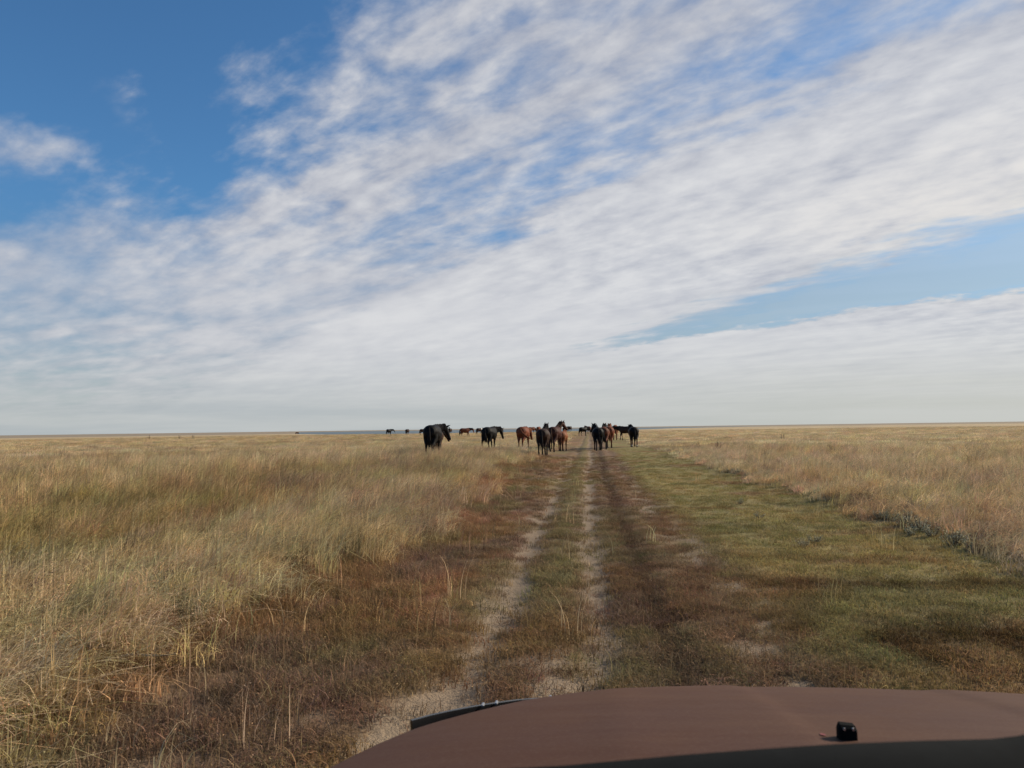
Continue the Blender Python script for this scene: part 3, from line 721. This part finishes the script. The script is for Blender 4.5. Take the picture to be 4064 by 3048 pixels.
for i, (px, py, sc) in enumerate(((1022, 1840, 1.3), (470, 1850, .9), (330, 1825, .8), (480, 1860, .8), (185, 1785, 1.0), (1170, 1880, .9), (820, 1960, .8), (3105, 1752, 1.1), (2850, 1795, 1.0), (2770, 1775, .9), (3300, 1810, .8), (3880, 1835, 1.0), (3700, 1790, 1.0), (3420, 1850, .7))):
    x_, y_ = ground_px(px, py)
    shrub('dry_weed', x_, y_, weed_src[i % 3], sc, 'tall dark brown weed standing above the %s grass' % ('left hand straw' if px < 2000 else 'right hand pale'), 'dark weeds in the %s grass' % ('left' if px < 2000 else 'right'), 'weed')
for px, py in ((711, 1742), (766, 1741), (592, 1746)):
    az = ray(px, py); k_ = 165/math.hypot(az.x, az.y)
    shrub('dark_bush', az.x*k_, az.y*k_, weed_src[1], 1.9, 'small dark bush far out on the left meadow', 'far dark bushes on the left meadow', 'bush')

# dry twig on the left verge
x_, y_ = ground_px(540, 2640); tv = []; tf = []
loft(tv, tf, [((-.17, -.02, .03), .006, .006), ((-.02, .0, .045), .008, .008), ((.12, .02, .035), .006, .006), ((.22, .01, .05), .003, .003)], 6)
loft(tv, tf, [((-.02, .0, .045), .005, .005), ((.05, .05, .08), .003, .003)], 5)
me = bpy.data.meshes.new('dry_twig'); me.from_pydata(tv, [], tf); me.materials.append(DRYW)
tw_ = obj('dry_twig', me); tw_.location = (x_, y_, float(height(x_, y_)) + .01); set_kind(tw_, None, 'pale dry twig lying in the brown grass left of the track', 'twig')

# ------------------------------------------------------------------ the car the photograph is taken from
XC, HW = .51, .905
paint, pn, pb = principled('dusty_red_paint', (.09, .045, .03), .62, .13)
ptc = pn.new('ShaderNodeTexCoord'); p1 = pn.noise(ptc.outputs['Object'], 3.0, 5, .6); p2 = pn.noise(ptc.outputs['Object'], 160.0, 3, .6)
pmap = pn.new('ShaderNodeMapping'); pn.l.new(ptc.outputs['Object'], pmap.inputs[0]); pmap.inputs['Scale'].default_value = (2, 14, 1)
p3 = pn.noise(pmap.outputs[0], 2.0, 4, .6)
pc = pn.mix(pn.sstep(p1*.6 + p3*.4, .3, .72), (.068, .028, .017), (.092, .046, .029))
pc = pn.mix(pn.sstep(p2, .45, .75)*.35, pc, (.125, .075, .052))
pn.put(pb.inputs['Base Color'], pc); pn.put(pb.inputs['Roughness'], pn.sstep(p1, .3, .7, .6, .8))
blk, bn, bb = principled('black_plastic', (.012, .013, .013), .85, .06)
btc = bn.new('ShaderNodeTexCoord'); bno = bn.noise(btc.outputs['Object'], 60.0, 3, .6); bn.put(bb.inputs['Base Color'], bn.mix(bno, (.004, .0045, .0045), (.009, .010, .010)))
gloss, qn, qb = principled('black_acrylic', (.006, .006, .007), .25, .5)
rub, _, _ = principled('tyre_rubber', (.02, .02, .02), .85, .2)
rimm, _, _ = principled('rim_alloy', (.45, .45, .46), .35, .5, .9)
glassm, _, _ = principled('headlight_lens', (.55, .57, .6), .1, .6)
redm, _, _ = principled('bare_red_paint', (.16, .02, .018), .5, .4)
car = bpy.data.objects.new('car', None); C.objects.link(car); car.location = (XC, .9, 0); car.empty_display_size = .3
set_kind(car, None, 'dusty brownish red car bonnet with washer nozzle and black wind deflector', 'car')
def carpart(name, vs, fs, mat, smooth=True, parent=None):
    me = bpy.data.meshes.new(name); me.from_pydata([(v[0]-XC, v[1]-.9, v[2]) for v in vs], [], fs); me.update(); me.materials.append(mat)
    bm = bmesh.new(); bm.from_mesh(me); bmesh.ops.recalc_face_normals(bm, faces=bm.faces); bm.to_mesh(me); bm.free()
    if smooth: me.polygons.foreach_set('use_smooth', np.ones(len(me.polygons), bool))
    o = obj(name, me, parent or car)
    return o
UF = [0, .1, .28, .45, .626, .72, .80, .86, .897, .94, .98, 1.0]; YF = [1.80, 1.797, 1.762, 1.712, 1.622, 1.545, 1.455, 1.385, 1.335, 1.24, 1.12, 1.04]
def yfront(u): return float(np.interp(abs(u), UF, YF))
def hoodz(u, y): return .905 - .185*max(0, (y-.80)/1.0)**1.35 - .045*abs(u)**4 - .012*u*u - .004/(1 + math.exp((abs(u)-.22)/.008)) + .002*math.exp(-((abs(u)-.52)/.05)**2)
us = [math.sin(a)*1.0 for a in np.linspace(-math.pi/2, math.pi/2, 181)]
Y0 = .76; NV = 22
hv = []; hf = []
for u in us:
    yf = yfront(u)
    for j in range(NV+1):
        v = j/NV; y_ = Y0 + (yf-Y0)*v; z_ = hoodz(u, y_)
        z_ -= .012*max(0, (v-.9)/.1)**2
        hv.append((XC + u*HW, y_, z_))
    hv.append((XC + u*HW*.995, yf - .004, hoodz(u, yf) - .05))     # folded front lip
n1_ = NV+2
for i in range(len(us)-1):
    for j in range(n1_-1):
        a = i*n1_+j; hf.append((a, a+n1_, a+n1_+1, a+1))
hood = carpart('hood', hv, hf, paint)
# front body shell below the bonnet line, with wheel arches
WY, WR = 1.02, .36
shell = []; sfc = []; prof = [0, .12, .3, .5, .75, 1.0]
path = [(-1.0, yy) for yy in np.linspace(.20, 1.0, 12)] + [(u, yfront(u)) for u in us] + [(1.0, yy) for yy in np.linspace(1.0, .20, 12)]
for (u, yy) in path:
    zt = hoodz(u, max(yy, .76)) - .035; zb = .30
    d_ = abs(yy-WY)
    if abs(u) > .93 and d_ < WR: zb = .30 + math.sqrt(WR*WR - d_*d_)*.93
    fr = max(0, 1-abs(u)**3)
    for f in prof:
        z_ = zt + (zb-zt)*f; bul = .03*math.sin(f*math.pi)
        shell.append((XC + u*(HW+.004+bul*.6*abs(u)), yy + .004 + (bul*2.2 + .03*f)*fr, z_))
m_ = len(prof)
for i in range(len(path)-1):
    for j in range(m_-1):
        a = i*m_+j; sfc.append((a, a+m_, a+m_+1, a+1))
carpart('front_body', shell, sfc, paint)
def box(x0, x1, y0, y1, z0, z1):
    v = [(x0, y0, z0), (x1, y0, z0), (x1, y1, z0), (x0, y1, z0), (x0, y0, z1), (x1, y0, z1), (x1, y1, z1), (x0, y1, z1)]
    return v, [(0, 3, 2, 1), (4, 5, 6, 7), (0, 1, 5, 4), (1, 2, 6, 5), (2, 3, 7, 6), (3, 0, 4, 7)]
carpart('grille', *box(XC-.32, XC+.32, 1.80, 1.855, .50, .64), blk, False)
for sx in (-1, 1):
    lv_ = []; lf2 = []
    pu = [sx*a for a in np.linspace(.48, .86, 9)]
    for u in pu:
        yy = yfront(u); zt = hoodz(u, yy) - .075
        lv_ += [(XC+u*(HW+.02), yy+.055*(1-abs(u)**3)+.02, zt), (XC+u*(HW+.035), yy+.075*(1-abs(u)**3)+.03, zt-.07), (XC+u*(HW+.02), yy+.075*(1-abs(u)**3)+.02, zt-.14)]
    for i in range(8):
        for j in range(2): a = i*3+j; lf2.append((a, a+3, a+4, a+1))
    carpart('headlight', lv_, lf2, glassm)
    wv = []; wf = []; cx = XC + sx*(HW-.12)
    ringp = [(-.09, .19), (-.10, .24), (-.085, .285), (-.04, .30), (.04, .30), (.085, .285), (.10, .24), (.09, .19)]
    NS = 32
    for k_ in range(NS):
        a = 2*math.pi*k_/NS
        for (ox, r_) in ringp: wv.append((cx+ox, WY+r_*math.cos(a), .295+r_*math.sin(a)))
    for k_ in range(NS):
        for j in range(8):
            a = k_*8+j; b = ((k_+1) % NS)*8+j; j2 = (j+1) % 8
            wf.append((a, b, ((k_+1) % NS)*8+j2, k_*8+j2))
    carpart('tyre', wv, wf, rub)
    rv = [(cx+sx*.06, WY, .295)]; rf = []
    for k_ in range(40):
        a = 2*math.pi*k_/40; r_ = .19 if (k_ % 8) < 5 else .10
        rv.append((cx+sx*.075, WY+r_*math.cos(a), .295+r_*math.sin(a)))
    for k_ in range(40): rf.append((0, 1+k_, 1+(k_+1) % 40))
    carpart('rim', rv, rf, rimm, False)
# wind deflector along the bonnet's front edge
dv = []; df = []; th = .006
dus = np.linspace(-.905, .905, 70)
for u in dus:
    yf = yfront(u); e = math.sqrt(max(0, (abs(u)-.52)/.365))
    x_ = XC + u*HW; nxn = Vector((u*1.2, 1, 0)).normalized(); zz_ = hoodz(u, yf) - .012
    up_ = -.012 + 0.027*max(0, (abs(u)-.60)/.285)**.75
    for off, hh in ((.006, -.04), (.012, up_), (.012+th, up_), (.014, -.04)):
        dv.append((x_ + nxn.x*off, yf + nxn.y*off, zz_ + hh))
for i in range(len(dus)-1):
    for j in range(4):
        a = i*4+j; b = i*4+(j+1) % 4; df.append((a, a+4, b+4, b))
df.append((0, 1, 2, 3)); e_ = (len(dus)-1)*4; df.append((e_+3, e_+2, e_+1, e_))
defl = carpart('wind_deflector', dv, df, gloss, False)
for u in (-.80, -.775, -.665):
    yf = yfront(u); p = Vector((XC+u*HW, yf+.02, hoodz(u, yf) - .016 + 0.027*max(0, (abs(u)-.60)/.285)**.75 - .008))
    bv = []; bf = []
    loft(bv, bf, [(p+Vector((0, -.012, 0)), .003, .002), (p+Vector((0, .002, .0)), .003, .0025)], 8)
    carpart('clip', [tuple(q_) for q_ in bv], bf, rimm, False, defl)
# washer nozzles
for nxp, nyp in ((.35, 1.13), (.67, 1.13)):
    u = (nxp-XC)/HW; z0 = hoodz(u, nyp)
    nv = []; nf = []
    secs = [(-.012, .0115, .018), (-.008, .0125, .022), (.002, .0120, .0225), (.009, .0105, .016), (.014, .007, .005)]
    for (oy, hw_, hh) in secs:
        for (a, b) in ((-1, -.004), (-1, hh*.75), (-.8, hh), (.8, hh*.92), (1, hh*.68), (1, -.004)):
            nv.append((nxp + a*hw_, nyp + oy, z0 + b))
    for i in range(len(secs)-1):
        for j in range(6):
            a = i*6+j; b = i*6+(j+1) % 6; nf.append((a, a+6, b+6, b))
    nf.append(tuple(range(6))); nf.append(tuple(range((len(secs)-1)*6, len(secs)*6))[::-1])
    noz = carpart('washer_nozzle', nv, nf, blk, False)
    for sx in (-1, 1):
        jv = []; jf = []; pj = Vector((nxp + sx*.006, nyp - .012, z0 + .017))
        loft(jv, jf, [(pj + Vector((0, .004, 0)), .0022, .0022), (pj + Vector((0, -.0015, 0)), .0018, .0018)], 8)
        carpart('jet', [tuple(q_) for q_ in jv], jf, rimm, False, noz)
    # red paint chip beside the nozzle
    cv = [(nxp-.028+.005*math.cos(a)*random.uniform(.6, 1.1), nyp+.012+.010*math.sin(a)*random.uniform(.6, 1.1)) for a in np.linspace(0, 5.6, 9)]
    carpart('paint_chip', [(q_[0], q_[1], hoodz((q_[0]-XC)/HW, q_[1]) + .0015) for q_ in cv], [tuple(range(9))], redm, False, hood)
# cowl and dashboard (photograph's dark lower edge)
cv = []; cf = []
for i, u in enumerate(np.linspace(-.97, .97, 24)):
    for y_, z_ in ((.80, .86), (.77, .888), (.72, .90), (.62, .93), (.60, .86)): cv.append((XC+u*HW, y_, z_ - .03*u**4))
for i in range(23):
    for j in range(4): a = i*5+j; cf.append((a, a+5, a+6, a+1))
carpart('cowl', cv, cf, blk)
ep = [(900, 3062), (1510, 3046), (1900, 3028), (2240, 3010), (2700, 2968), (3000, 2945), (3300, 2925), (3600, 2913), (3900, 2905), (4000, 2893), (4064, 2880), (4300, 2868), (4700, 2875)]
dv = []; df = []; DY = .58
for px, py in ep:
    d = ray(px, py); k_ = DY/d.y; x_ = d.x*k_; z_ = CAM_Z + d.z*k_
    for yy, zo in ((DY+.01, -.12), (DY, -.006), (DY-.012, 0), (DY-.05, .0), (DY-.15, -.03), (DY-.22, -.16)): dv.append((x_, yy, z_+zo))
x0_ = dv[-6:]
for i in range(len(ep)-1):
    for j in range(5): a = i*6+j; df.append((a, a+6, a+7, a+1))
carpart('dashboard', dv, df, blk)
